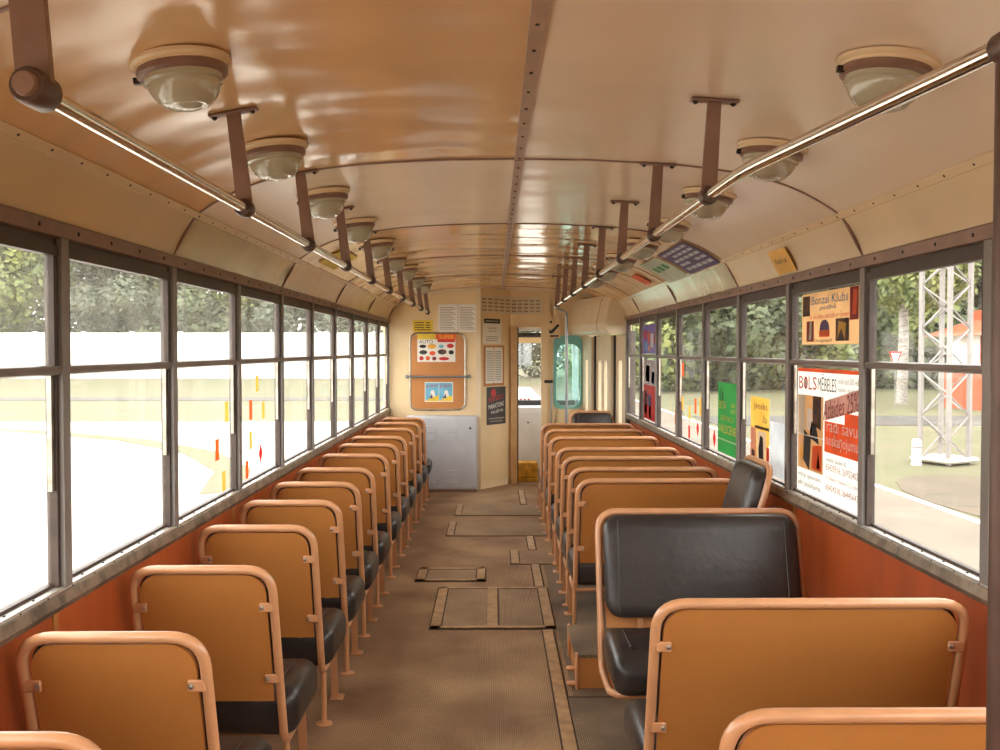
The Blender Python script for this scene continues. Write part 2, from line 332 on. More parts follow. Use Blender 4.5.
# side walls
wn = 0
def side_wall(sd, name, kmax, label):
    global wn
    X = lambda a: sd * a
    yend = yk(kmax) if sd > 0 else 10.3
    def bx(x0, x1, y0, y1, z0, z1): return MB().box(min(X(x0), X(x1)), max(X(x0), X(x1)), y0, y1, z0, z1)
    wall = struct(name, bx(1.285, 1.32, YR, yend, -.25, .86), 'body', label=label)
    for k in range(-6, kmax, 2):
        bx(1.268, 1.286, yk(k) + .003, min(yk(min(k + 2, kmax)), yend) - .003, .0, .86).build('lining_panel', 'orange', wall, False)
        bx(1.262, 1.27, yk(k) - .012, yk(k) + .012, 0, .855).build('joint_strip', 'tan', wall, False)
    s = MB().prism([(X(1.285), YR, .835), (X(1.228), YR, .845), (X(1.215), YR, .865), (X(1.222), YR, .893), (X(1.30), YR, .90), (X(1.30), YR, .84)], (0, yend - YR, 0)).build('sill', 'sill', wall, False)
    bx(1.228, 1.254, YR, yend, .893, .903).build('sill_strip', 'brightalu', s, False)
    sc = MB(); y = .8
    while y < 9: sc.lathe([(.004, 0), (.004, .003), (0, .004)], 6, (X(1.241), y, .903)); sc.lathe([(.006, 0), (.006, .004), (0, .006)], 6, (X(1.232), y + .05, .893)); y += .14
    tag(sc.build('screws', 'screw', s), kind='stuff')
    beam = MB().prism([(X(1.24), YR, 1.822), (X(1.218), YR, 1.825), (X(1.214), YR, 1.862), (X(1.24), YR, 1.868), (X(1.36), YR, 1.868), (X(1.36), YR, 1.822)], (0, yend - YR, 0)).build('beam', 'brown', wall, False)
    sc = MB(); y = .8
    while y < 9.5: sc.lathe([(.006, -.002), (.006, .002), (0, .003)], 6, (0, 0, 0)).v; y += .22
    sc = MB(); y = .8
    while y < 9.5: sc.box(min(X(1.213), X(1.22)), max(X(1.213), X(1.22)), y, y + .006, 1.838, 1.848); y += .22
    tag(sc.build('screws', 'screw', beam), kind='stuff')
    for k in range(-5, kmax + 1):
        bx(1.226, 1.264, yk(k) - .021, yk(k) + .021, .9, 1.825).build('pillar', 'grey' if sd > 0 else 'grey', wall, False)
    # cove panels between beam and ceiling
    for i, (a, b) in enumerate(zip(ribs, ribs[1:])):
        b = min(b, yend + .05)
        if a >= b: continue
        shiny = (sd < 0 and i == 3) or (sd > 0 and i == 4)
        mb = MB(); NV = 30; vs = []
        for j in range(NV + 1):
            y = a + .003 + (b - a - .006) * j / NV
            for k in range(5):
                t = k / 4; x = 1.228 - .074 * t; z = 1.868 + .134 * t; bow = .006 * math.sin(PI * t) + .004 * noise.noise((y * 7 + i, t * .6, sd)) * math.sin(PI * t)
                vs += [(X(x + bow), y, z + bow * .5)]
        mb.add(vs, [(j * 5 + k, j * 5 + k + 1, j * 5 + k + 6, j * 5 + k + 5) for j in range(NV) for k in range(4)])
        mb.add([(x + sd * .006, y, z + .003) for x, y, z in vs], [(j * 5 + k, j * 5 + k + 5, j * 5 + k + 6, j * 5 + k + 1) for j in range(NV) for k in range(4)])
        mb.build('cove_panel', 'coveM' if shiny else 'cove', wall)
        MB().prism([(X(1.225), a - .006, 1.868), (X(1.151), a - .006, 2.001), (X(1.16), a - .006, 2.003), (X(1.235), a - .006, 1.87)], (0, .012, 0)).build('cove_joint', 'brown', wall, False)
    # windows
    for k in range(-6, kmax):
        wn += 1
        a = yk(k) + .021; b = min(yk(k + 1), yend) - .021
        fr = MB()
        for q0, q1 in ((a, a + .012), (b - .014, b)): 
            x0, x1, y0, y1, z0, z1 = 1.238, 1.266, q0, q1, .9, 1.822
            fr.box(min(X(x0), X(x1)), max(X(x0), X(x1)), y0, y1, z0, z1)
        for x0, x1, z0, z1 in ((1.24, 1.27, 1.80, 1.822), (1.252, 1.27, .9, .912)): fr.box(min(X(x0), X(x1)), max(X(x0), X(x1)), a, b, z0, z1)
        w = struct(f'window_{wn}', fr, 'darkframe', label=f'tall tram window in two panes, {"right" if sd > 0 else "left"} side')
        # sliding upper sash
        sa = MB()
        for x0, x1, y0, y1, z0, z1 in ((1.234, 1.254, a + .004, a + .022, 1.472, 1.80), (1.234, 1.254, b - .03, b - .006, 1.472, 1.80), (1.232, 1.256, a + .004, b - .004, 1.776, 1.802)):
            sa.box(min(X(x0), X(x1)), max(X(x0), X(x1)), y0, y1, z0, z1)
        sa.build('sash_frame', 'darkframe', w, False)
        MB().tube([(X(1.242), a, 1.477), (X(1.242), b, 1.477)], .014, 8).build('middle_rail', 'grey', w)
        bx(1.247, 1.250, a + .022, b - .03, 1.477, 1.778).build('upper_pane', 'glass' if sd > 0 else 'glassL', w, False)
        bx(1.257, 1.260, a + .012, b - .014, .912, 1.47).build('lower_pane', 'glass' if sd > 0 else 'glassL', w, False)
        bx(1.244, 1.256, b - .03, b - .016, 1.16, 1.468).build('stop_bar', 'alu', w, False)
    return wall
wl = side_wall(-1, 'wall_left', 9, 'left tram side wall with orange lining under the windows')
wr = side_wall(1, 'wall_right', 8, 'right tram side wall with orange lining under the windows')
# rear wall behind the viewpoint with its own window opening
rw = MB()
for b in ((-1.33, 1.33, 0, .95), (-1.33, 1.33, 1.75, 2.25), (-1.33, -1.0, .95, 1.75), (1.0, 1.33, .95, 1.75)): rw.box(b[0], b[1], YR - .05, YR, b[2], b[3])
struct('wall_rear', rw, 'cream', label='cream rear wall of the tram')

# ------------------------------------------------------------ front bulkhead and cab
YB = 10.26
wf = struct('wall_front', MB().box(-1.3, -.265, YB, YB + .03, 0, 2.24), 'cream', label='cream bulkhead wall in front of the cab')
def wp(name, mb, m, parent=wf, sm=False): return mb.build(name, m, parent, sm)
wp('corner_trim', MB().box(-.285, -.235, YB - .012, YB + .03, 0, 2.2), 'box')
def diag(x0, x1, z0, z1, d0, d1):      # pieces on the slanting panel from (-.24, YB) to (.155, YF)
    f = lambda x: YB + (x + .25) * (YF - YB) / .405
    return MB().prism([(x0, f(x0) - d0, z0), (x1, f(x1) - d0, z0), (x1, f(x1) + d1, z0), (x0, f(x0) + d1, z0)], (0, 0, z1 - z0))
wp('slanting_panel', diag(-.25, .1, 0, 2.24, 0, .03), 'cream')
wp('door_post', MB().box(.1, .175, YF - .12, YF + .03, 0, 1.8), 'jamb')
wp('door_edge', MB().box(.172, .19, YF - .06, YF + .05, 0, 1.79), 'darkframe')
wp('door_header', MB().box(.1, .55, YF - .02, YF + .03, 1.79, 2.24), 'cream')
wp('door_post', MB().box(.45, .53, YF - .05, YF + .03, 0, 1.85), 'cream')
# panel with the rounded cab window
def framed_panel(x0, x1, z0, z1, hx0, hx1, hz0, hz1, r, y, t, nm, m):
    q = rrect(hx0, hx1, hz0, hz1, r); n_ = len(q); cxx, cz = (hx0 + hx1) / 2, (hz0 + hz1) / 2
    outer = []
    for px, pz in q:
        dx, dz = px - cxx, pz - cz
        tt = min(((x1 if dx > 0 else x0) - cxx) / dx if abs(dx) > 1e-6 else 1e9, ((z1 if dz > 0 else z0) - cz) / dz if abs(dz) > 1e-6 else 1e9)
        outer.append((cxx + dx * tt, cz + dz * tt))
    corners = [(x1, z1), (x0, z1), (x0, z0), (x1, z0)]
    for i, cn in enumerate(corners):      # snap the middle sample of each corner arc to the true corner
        outer[i * 6 + 2] = cn; outer[i * 6 + 3] = cn
    mb = MB(); vs = [(a, y, b) for a, b in q] + [(a, y, b) for a, b in outer] + [(a, y + t, b) for a, b in q] + [(a, y + t, b) for a, b in outer]
    fs = []
    for i in range(n_):
        j = (i + 1) % n_; fs += [(i, j, n_ + j, n_ + i), (2 * n_ + i, 3 * n_ + i, 3 * n_ + j, 2 * n_ + j), (i, 2 * n_ + i, 2 * n_ + j, j)]
    return wp(nm, mb.add(vs, fs), m)
framed_panel(.53, .99, 0, 2.24, .60, .915, .86, 1.69, .07, YF, .03, 'window_panel', 'cream')
wn += 1
qo = rrect(.592, .923, .852, 1.698, .075); qi = rrect(.625, .905, .872, 1.60, .12)
tf = MB(); nn = len(qo); tf.add([(a, YF - .008, b) for a, b in qo] + [(a, YF - .008, b) for a, b in qi] + [(a, YF + .03, b) for a, b in qi], [(i, (i + 1) % nn, nn + (i + 1) % nn, nn + i) for i in range(nn)] + [(nn + i, nn + (i + 1) % nn, 2 * nn + (i + 1) % nn, 2 * nn + i) for i in range(nn)])
cw = struct(f'window_{wn}', tf, 'teal', label='small round-cornered window to the cab in a teal frame')
MB().prism([(a, YF + .012, b) for a, b in qi], (0, .004, 0)).build('pane', 'glasst', cw, False)
# arched trim where ceiling meets the bulkhead
tr = MB(); vs = []
for x, z in [(-1.22, 1.87)] + [(x, z) for x, z in pr if x < -.2]: vs += [(x, YB - .03, z), (x, YB - .03, z - .035), (x, YB, z - .035)]
tr.add(vs, [(i * 3 + j, i * 3 + j + 1, i * 3 + 4 + j, i * 3 + 3 + j) for i in range(len(vs) // 3 - 1) for j in range(2)])
wp('arch_trim', tr, 'box', sm=True)
lb = wp('louvre_board', diag(-.235, .11, 1.94, 2.13, .01, 0), 'offw')
for r in range(4):
    for c in range(5): diag(-.22 + c * .066, -.172 + c * .066, 1.962 + r * .04, 1.982 + r * .04, .014, 0).build('louvre', 'strip', lb, False)
lb = wp('louvre_board', MB().box(.1, .46, YF - .036, YF - .02, 1.94, 2.13), 'offw')
for r in range(4):
    for c in range(5): MB().box(.115 + c * .068, .165 + c * .068, YF - .042, YF - .03, 1.962 + r * .04, 1.982 + r * .04).build('louvre', 'strip', lb, False)
# folding entrance doors on the slanting right corner
A = Vector((1.262, 9.40, 0)); B = Vector((.985, YF, 0)); dv = (B - A).normalized(); nv = Vector((-dv.y, dv.x, 0)); nv = nv if nv.x < 0 else -nv; LD = (B - A).length
def along(t0, t1, z0, z1, o0, o1):
    return MB().prism([A + dv * t0 + nv * o0, A + dv * t1 + nv * o0, A + dv * t1 + nv * o1, A + dv * t0 + nv * o1], (0, 0, z1 - z0)).xf(Matrix.Translation((0, 0, z0)))
dr = struct('door_1', along(0, LD, 1.69, 2.2, -.03, .0), 'box', label='folding entrance doors at the right front corner')
along(-.05, .02, 0, 1.72, -.05, .03).build('door_jamb', 'darkframe', dr, False)
lw = (LD - .06) / 4
for i in range(4):
    t0 = .04 + i * lw; zig = .045 if i % 2 else 0
    lf = along(t0, t0 + .12, .1, 1.68, -.02 + zig, .02 + zig)
    for q in (along(t0 + lw - .12, t0 + lw - .02, .1, 1.68, -.02 + zig, .02 + zig), along(t0 + .12, t0 + lw - .12, 1.42, 1.68, -.02 + zig, .02 + zig), along(t0 + .12, t0 + lw - .12, .1, .5, -.02 + zig, .02 + zig)): lf.add(q.v, q.f)
    l = lf.build('door_leaf', 'box', dr, False)
    along(t0 + .12, t0 + lw - .12, .5, 1.42, -.004 + zig, .002 + zig).build('pane', 'glass', l, False)
    along(t0 + lw - .03, t0 + lw + .012, .1, 1.68, -.015, .035).build('rubber_seal', 'black', l, False)
hz = [(0, 1.70), (.19, 1.70), (.235, 1.73), (.245, 1.80), (.2, 2.02), (.16, 2.09), (0, 2.09)]
t = thing('door_gear_housing', 'cream sloping metal housing above the entrance doors', 'housing', (A.x, A.y, 1.70))
def hpr(t0, t1, g=0): return MB().prism([dv * t0 + nv * (o + g) + Vector((0, 0, z - 1.70 - (g if z < 1.72 else 0))) for o, z in hz], dv * (t1 - t0))
hpr(.02, LD * .98).build('cover', 'box', t, False); hpr(.0, .02, .006).build('end_cover', 'box', t, False)
MB().prism([dv * .3 + nv * (o + .002) + Vector((0, 0, z - 1.70)) for o, z in hz], dv * .006).build('seam', 'grime', t, False)
# cab behind the bulkhead
cabw = MB()
for b in ((-1.3, 1.0, 0, .84), (-1.3, 1.0, 1.78, 2.25), (-1.3, -1.1, .84, 1.78), (.92, 1.0, .84, 1.78), (-.05, 0, .84, 1.78)): cabw.box(b[0], b[1], 12.1, 12.16, b[2], b[3])
cf = struct('wall_cab_front', cabw, 'cabgrey', label='grey front wall of the cab with the windscreen opening')
MB().box(-1.1, .92, 12.12, 12.126, .84, 1.78).build('windscreen', 'glass', cf, False)
MB().box(.0, .92, 11.75, 12.1, .84, .9).build('dashboard', 'darkgrey', cf, False)
for x in (.25, .30, .35): MB().lathe([(.012, 0), (.012, .02), (0, .024)], 8, (x, 11.85, .9)).build('knob', 'red', cf)
cs = MB().box(-1.33, -1.28, 10.32, 12.1, 0, .9).box(-1.33, -1.28, 10.32, 12.1, 1.75, 2.2)
struct('wall_cab_left', cs, 'cabgrey', label='left wall of the cab')
cs = MB().box(.99, 1.03, YF + .03, 12.1, 0, .9).box(.99, 1.03, YF + .03, 12.1, 1.75, 2.2)
struct('wall_cab_right', cs, 'cabgrey', label='right wall of the cab')
t = thing('cab_cupboard', 'grey metal cupboard in the cab seen through the doorway', 'cupboard', (.35, 11.5, 0))
MB().rbox((0, 0, .42), (.56, .4, .84), .015, 2).build('body', 'cabgrey', t); MB().box(-.26, .24, -.206, -.2, .06, .78).build('door', 'cabgrey', t, False)
MB().lathe([(.014, 0), (.014, .02), (0, .025)], 10).xf(Matrix.Translation((-.03, -.205, .66)) @ Matrix.Rotation(PI / 2, 4, 'X')).build('lock', 'steel', t)
t = thing('yellow_step', 'scuffed yellow step box at the cab doorway', 'step', (.305, 11.0, 0))
MB().rbox((0, 0, .11), (.23, .24, .22), .01, 2).build('body', 'yellow', t); MB().box(-.1, .1, -.124, -.119, .05, .056).build('edge_strip', 'grime', t, False)
t = thing('sun_visor', 'rolled dark sun visor at the top of the cab windscreen', 'visor', (.4, 12.05, 1.62))
MB().tube([(-.3, 0, .1), (.4, 0, .1)], .03, 10).build('roll', 'darkgrey', t); MB().box(-.3, .4, -.01, 0, 0, .1).build('blind', 'cream', t, False)

# left bulkhead fittings
t = thing('equipment_cabinet', 'low grey metal cabinet with louvred door against the bulkhead', 'cabinet', (-.655, YB - .09, 0))
MB().rbox((0, 0, .41), (.76, .16, .82), .01, 2).build('body', 'cabgrey', t)
d = MB().box(-.2, .365, -.092, -.08, .05, .8).build('door', 'cabgrey', t, False)
for cx in (-.12, .12):
    for z0 in (.10, .57):
        for r in range(6):
            MB().prism([(cx - .06, -.092, z0 + r * .026), (cx - .06, -.102, z0 + r * .026), (cx - .06, -.092, z0 + r * .026 + .018)], (.12, 0, 0)).build('louvre', 'cabgrey', d, False)
MB().lathe([(.012, 0), (.012, .01), (0, .012)], 10).xf(Matrix.Translation((.31, -.092, .69)) @ Matrix.Rotation(PI / 2, 4, 'X')).build('lock', 'black', d)
MB().box(-.38, .38, -.084, -.078, 0, .03).build('kick_strip', 'brown', t, False)
t = thing('emergency_panel', 'tan round-cornered hatch panel on the cream bulkhead', 'panel', (-.705, YB - .001, .87))
MB().prism([(a, -.014, b) for a, b in rrect(-.285, .285, .02, .83, .07)], (0, .013, 0)).build('board', 'tan', t, False)
q = rrect(-.30, .30, .005, .845, .08); MB().tube([(a, -.014, b) for a, b in q + q[:1]], .008, 6).build('edge_trim', 'alu', t)
t = thing('grab_bar', 'horizontal grey grab bar across the tan bulkhead panel', 'handrail', (-.705, YB - .05, 1.24))
MB().tube([(-.33, 0, 0), (.34, 0, 0)], .012, 10).build('bar', 'steel', t)
for x in (-.335, .345): MB().lathe([(.022, 0), (.022, .012), (.013, .016), (.013, .05)], 10).xf(Matrix.Translation((x, .05, 0)) @ Matrix.Rotation(PI / 2, 4, 'X')).build('mount', 'steel', t)
UX, VZ = (1, 0, 0), (0, 0, 1)
yy = YB - .016
p = sheet('poster', 'colourful product poster above the grab bar on the bulkhead', 'poster', (-.925, yy, 1.40), UX, VZ, .415, .305, 'white')
patch(p, 'banner', 0, .245, .2, .305, 'lemon'); patch(p, 'banner', .2, .245, .415, .305, 'oran'); patch(p, 'banner', .22, .215, .41, .245, 'red', 2); txt(p, 'SUPER', .24, .255, .4, .292, 'lemon', 3)
txt(p, 'AUTO', .02, .2, .17, .24, 'brownink')
for i, (x, y, w, h, m) in enumerate(((.02, .15, .08, .04, 'black'), (.11, .14, .1, .06, 'amber'), (.23, .15, .06, .04, 'sky'), (.32, .15, .08, .05, 'red'), (.02, .08, .09, .05, 'darkgrey'), (.13, .07, .07, .05, 'oran'), (.22, .08, .1, .06, 'brownink'), (.34, .08, .06, .05, 'black'), (.02, .015, .05, .05, 'red'), (.09, .015, .05, .05, 'oran'), (.16, .015, .05, .045, 'maroon'), (.23, .015, .12, .04, 'red'))):
    poly(p, 'product_picture', [(x + w * (.5 + .5 * math.cos(a * PI / 4)), y + h * (.5 + .5 * math.sin(a * PI / 4))) for a in range(8)], m)
p = sheet('poster', 'small blue and yellow twin poster below the grab bar', 'poster', (-.845, yy, .965), UX, VZ, .31, .215, 'white')
for x in (.008, .157):
    patch(p, 'picture', x, .008, x + .145, .207, 'sky'); poly(p, 'picture', [(x, .008), (x + .145, .008), (x + .145, .07), (x + .06, .05)], 'lemon', 2)
    txt(p, 'Brīvdienas', x + .01, .15, x + .13, .185, 'red', 3, rot=.15); poly(p, 'picture', [(x + .05, .05), (x + .11, .06), (x + .09, .13), (x + .06, .12)], 'white', 3); poly(p, 'picture', [(x + .04, .04), (x + .08, .04), (x + .07, .09)], 'purple', 4)
p = sheet('notice', 'small yellow notice high on the left of the bulkhead', 'notice', (-.975, YB - .003, 1.725), UX, VZ, .22, .13, 'lemon')
for i in range(4): patch(p, 'text_line', .02, .02 + i * .026, .12 if i else .2, .03 + i * .026, 'grime'); patch(p, 'text_line', .14, .02 + i * .026, .19, .03 + i * .026, 'grime')
p = sheet('notice', 'double white notice sheet at the top of the bulkhead', 'notice', (-.70, YB - .003, 1.725), UX, VZ, .435, .305, 'white')
patch(p, 'fold', .216, 0, .22, .305, 'grayt')
for c in (.02, .235):
    for i in range(14): patch(p, 'text_line', c, .03 + i * .018, c + .17 - .02 * (i % 3), .036 + i * .018, 'grayt')
dg_u = Vector((.405, YF - YB, 0)).normalized(); f0 = lambda x: (x, YB + (x + .25) * (YF - YB) / .405 - .004)
def dsheet(nm, lab, x0, z0, w, h, m): q = f0(x0); return sheet(nm, lab, 'notice' if nm == 'notice' else 'poster', (q[0] + .0, q[1] - .002, z0), dg_u, VZ, w, h, m)
p = dsheet('notice', 'white notice with a black heading on the slanting panel', -.215, 1.60, .34, .27, 'white')
patch(p, 'heading', .02, .225, .32, .275, 'black'); txt(p, 'INFORMĀCIJA', .05, .237, .29, .262, 'white', 2); txt(p, 'Daugavpils', .09, .16, .25, .185, 'darkgrey'); txt(p, 'tramvajs', .1, .125, .25, .15, 'darkgrey')
for i in range(3): patch(p, 'text_line', .06, .03 + i * .022, .28, .037 + i * .022, 'grayt')
p = dsheet('notice', 'white timetable sheets on a tan board on the slanting panel', -.205, 1.13, .38, .45, 'tan')
patch(p, 'paper', .035, .03, .18, .43, 'white'); patch(p, 'paper', .19, .03, .35, .43, 'white')
for c in (.05, .205):
    for i in range(17): patch(p, 'text_line', c, .06 + i * .02, c + .12, .067 + i * .02, 'grayt', 2)
p = dsheet('poster', 'dark concert poster with red and white lettering on the slanting panel', -.17, .70, .35, .42, 'darkgrey')
txt(p, 'BANDU', .04, .25, .3, .31, 'red', rot=.12); txt(p, 'MARATONS', .03, .17, .31, .22, 'white', rot=.12); txt(p, 'PILSĒTĀ', .08, .12, .3, .155, 'white', rot=.1); poly(p, 'emblem', [(.12 + .05 * math.cos(i * PI / 5), .355 + .045 * math.sin(i * PI / 5)) for i in range(10)], 'red')
patch(p, 'text_line', .03, .06, .32, .075, 'grayt'); patch(p, 'text_line', .06, .03, .29, .042, 'grayt')
p = sheet('sticker', 'black slanted arrow sticker beside the cab doorway', 'sticker', (.53, YF - .052, 1.67), UX, VZ, .14, .21, 'cream')
poly(p, 'arrow', [(.01, .05), (.05, .05), (.13, .14), (.11, .16), (.03, .08), (.01, .1)], 'black'); patch(p, 'text_line', .02, .01, .12, .03, 'black'); poly(p, 'dot', [(.03 + .015 * math.cos(i * PI / 4), .18 + .015 * math.sin(i * PI / 4)) for i in range(8)], 'black')
t = thing('door_rod', 'thin grey lever rod beside the cab door frame', 'lever', (.565, YF - .06, .55)); MB().tube([(0, 0, 0), (0, 0, .62)], .009, 8).build('rod', 'steel', t); MB().rbox((-.03, 0, .62), (.1, .03, .035), .01, 2).build('grip', 'black', t)

# ------------------------------------------------------------ seats
def make_seat(w, label, cat='seat'):
    """tubular L-frame seat facing +Y, origin on the floor under the rear bend"""
    t = thing('double_seat' if w > .6 else 'single_seat', label, cat); h = w / 2 - .015; LEAN = .17; ZT = .845; ZB = .225; D = .31
    path = fillet([(0, D, ZB + .01), (h, D, ZB + .01), (h, 0, ZB), (h, -LEAN, ZT), (-h, -LEAN, ZT), (-h, 0, ZB), (-h, D, ZB + .01), (-.001, D, ZB + .01)], [.07, .055, .085, .085, .055, .07], 7)
    MB().tube(path, .0145, 10).build('frame', 'tube', t)
    at = lambda z, off=0: -LEAN * (z - ZB) / (ZT - ZB) + off       # y of the leaning plane
    ln = math.atan(LEAN / (ZT - ZB))
    zt, zb = .827, .385; q = rrect(-h + .022, h - .022, zb, zt, .065)
    q = [(a, b) for a, b in q if b > zb + .07] ; q = q[:12] + [(-h + .022, zb), (h - .022, zb)]
    MB().prism([(a, at(b, -.004), b) for a, b in q], (0, .012, .003)).build('back_panel', 'tan', t, False)
    # padded backrest on the passenger side
    pd = MB(); zb = .435; zt = .84; hs = (zt - zb) / math.cos(ln)
    rings = []
    for yo, ins in ((.0, .0), (.03, .0), (.042, .006), (.05, .02), (.054, .05)):
        rings.append([(a, at(b, .011 + yo), b) for a, b in rrect(-h + .018 + ins, h - .018 - ins, zb + ins, zt - .003 - ins, .065 - ins * .6)])
    nr = len(rings[0]); pd.add([v for r_ in rings for v in r_], [(i * nr + k, i * nr + (k + 1) % nr, (i + 1) * nr + (k + 1) % nr, (i + 1) * nr + k) for i in range(len(rings) - 1) for k in range(nr)] + [tuple(range(nr))[::-1], tuple(range((len(rings) - 1) * nr, len(rings) * nr))])
    pad = pd.build('backrest', 'leather', t)
    for sx in (-1, 1):
        sm = MB().tube([(sx * (h - .075), at(z, .0645), z) for z in (zb + .02, (zb + zt) / 2, zt - .02)], .0025, 6).build('seam', 'leather', pad)
        for z in (.72, .47):
            c = MB().xf(Matrix()); c.rbox((sx * (h - .022), at(z, -.013), z), (.045, .008, .03), .0035, 1)
            cl = c.build('clip', 'tube', t); MB().lathe([(.007, 0), (.007, .004), (0, .006)], 8).xf(Matrix.Translation((sx * (h - .035), at(z, -.016), z)) @ Matrix.Rotation(PI / 2, 4, 'X')).build('bolt', 'alu', cl)
        MB().tube([(sx * h, .03, ZB), (sx * h, .04, .008)], .011, 8).build('leg', 'tube', t)
        lg = [o for o in C.objects if o.parent == t][-1]
        MB().lathe([(.034, 0), (.034, .006), (.014, .012), (.012, .02)], 14, (sx * h, .04, 0)).build('foot', 'tube', lg)
        MB().bar((sx * (h - .004), D - .02, ZB), (sx * (h - .004), D + .02, .006), .03, .007, (0, 1, 0)).build('leg', 'tube', t)
        lg = [o for o in C.objects if o.parent == t][-1]
        MB().rbox((sx * (h + .004), D + .02, .005), (.06, .06, .01), .003, 1).build('foot', 'tube', lg)
    for z, yv in ((.34, .03),):
        for x in (-.3 * w, .3 * w): MB().box(x - .012, x + .012, at(.4, .012), at(.4, .024), .38, .46).build('back_bracket', 'tube', t, False)
    if w > .6: MB().tube([(-h, .0, ZB + .004), (h, 0, ZB + .004)], .01, 8).build('cross_bar', 'tube', t)
    # cushion: domed, with a rolled front edge
    cu = MB(); W2 = w / 2 + (.008 if w < .6 else -.008); cx = .022 if w < .6 else -.01
    cu.rbox((0, .185, .325), (2 * W2, .40, .16), .05, 4)
    cu.v = [(x + cx, y, z + (.02 * (1 - (x / W2) ** 2) * (1 - ((y - .185) / .2) ** 2) - .025 * max(0, (y - .3) / .085) if z > .34 else 0)) for x, y, z in cu.v]
    cs_ = cu.build('seat_cushion', 'leather', t)
    for sx in (-1, 1): MB().tube([(cx + sx * (W2 - .075), y, .404 + .006 * (1 - ((y - .185) / .2) ** 2)) for y in (.04, .12, .22, .29)], .0045, 6).build('seam', 'leather', cs_)
    return t
single = make_seat(.47, 'x'); double = make_seat(.875, 'x')
used = {}
def put(proto, loc, rz, label, group, wall_legs=False):
    o = proto if proto.name not in used else copy_tree(proto); used[proto.name] = 1
    if wall_legs:      # carried by the wall side only: no legs towards the aisle
        for c in [x for x in C.objects if x.parent == o and x.name.startswith('leg') and sum(v.co.x for v in x.data.vertices) > 0]:
            for g in [x for x in C.objects if x.parent == c]: bpy.data.objects.remove(g)
            bpy.data.objects.remove(c)
    o.location = loc; o.rotation_euler = (0, 0, rz); o['label'] = label; o['group'] = group
    return o
LT = [1.64, 2.23, 2.92, 3.60, 4.20, 4.78, 5.36, 6.08, 6.75, 7.34, 8.1, 8.75, 9.35]
for i, y in enumerate(LT):
    nb = ['low at the lower left corner, nearest the camera', None]
    lab = f'tan single seat in the left row, {ORD[i]} from the camera' if i < 12 else 'tan single seat in the left row, last one before the grey cabinet'
    put(single, (-1.005, y + .17, 0), 0, lab, 'single seats along the left windows')
RT = [1.74, 2.52]
RT2 = [4.9, 5.38, 5.93, 6.48, 7.30, 7.98, 8.6]
put(double, (.7725, RT[0] + .17, 0), 0, 'tan double seat at the lower right, nearest the camera', 'double seats along the right windows')
put(double, (.7725, RT[1] + .17, 0), 0, 'tan double seat just behind the nearest double seat', 'double seats along the right windows')
put(double, (.7725, 3.80, 0), PI, 'double seat turned to face the camera with black padded back', 'double seats along the right windows', True)
for i, y in enumerate(RT2):
    put(double, (.7725, y + .17, 0), 0, f'tan double seat beyond the camera-facing one, {ORD[i]} from it', 'double seats along the right windows')
put(single, (.99, 4.42, .16), PI / 2, 'raised conductor seat with black pad set sideways against the right windows', 'single seats facing other ways')
put(single, (.93, 9.62, .04), PI, 'black padded single seat facing the camera at the entrance doors', 'single seats facing other ways')
t = thing('seat_podium', 'low orange podium with ribbed top beside the camera-facing double seat', 'podium', (.0, 4.2, 0))
MB().box(.29, 1.26, 0, .45, 0, .145).build('box', 'tan', t, False); MB().box(.275, 1.265, -.01, .46, .145, .16).build('tread', 'floor2', t, False)
for y in (.0, .45): MB().rbox((.283, y, .08), (.014, .03, .17), .004, 1).build('corner_strip', 'tube', t)
for z in (.02, .09): MB().rbox((.262, .02, z), (.05, .03, .018), .006, 1).build('bracket', 'tube', t)
t = thing('seat_plinth', 'small plinth under the seat facing the camera at the doors', 'plinth', (.93, 9.5, 0)); MB().rbox((0, 0, .02), (.48, .5, .04), .006, 1).build('base', 'floor2', t)

# ------------------------------------------------------------ handrails with ceiling brackets
def handrail(label, path, brackets, r=.0145):
    t = thing('handrail', label, 'handrail', path[0]); o = Vector(path[0])
    MB().tube([Vector(p) - o for p in path], r, 12).build('rail', 'chrome', t)
    for (x, y, z, xt) in brackets:
        zt = zc(xt) - .004; mb = MB(); a = Vector((x, y, z)) - o; b = Vector((xt, y, zt)) - o
        wb = .042; wt = .036
        mb.add([(a.x - wb / 2, a.y - .006, a.z + .012), (a.x + wb / 2, a.y - .006, a.z + .012), (a.x + wb / 2, a.y + .006, a.z + .012), (a.x - wb / 2, a.y + .006, a.z + .012),
                (b.x - wt / 2, b.y - .006, b.z), (b.x + wt / 2, b.y - .006, b.z), (b.x + wt / 2, b.y + .006, b.z), (b.x - wt / 2, b.y + .006, b.z)],
               [(0, 1, 2, 3), (4, 7, 6, 5), (0, 4, 5, 1), (1, 5, 6, 2), (2, 6, 7, 3), (3, 7, 4, 0)])
        h = mb.build('hanger', 'brown', t, False)
        sl = (zc(xt + .06) - zc(xt - .06)) / .12
        MB().rbox((0, 0, 0), (.13, .032, .009), .003, 1).xf(Matrix.Translation((b.x, b.y, b.z - .001)) @ Matrix.Rotation(-math.atan(sl), 4, 'Y')).build('mounting_plate', 'brown', h)
        for sx in (-1, 1): MB().lathe([(0, -.01), (.007, -.006), (.007, 0)], 8, (b.x + sx * .05, b.y, b.z - .004 + sl * sx * .05)).build('bolt', 'screw', h)
        MB().lathe([(.0, -.02), (.021, -.02), (.025, -.014), (.025, .014), (.021, .02), (0, .02)], 16).xf(Matrix.Translation(a) @ Matrix.Rotation(PI / 2, 4, 'X')).build('clamp', 'darkmetal', h)
    return t
hl = handrail('chrome handrail along the left side hung from the ceiling', [(-.75, 1.37, 1.905), (-.75, 9.75, 1.905)], [(-.75, yk(k), 1.905, -.778) for k in range(0, 9)])
mb = MB()
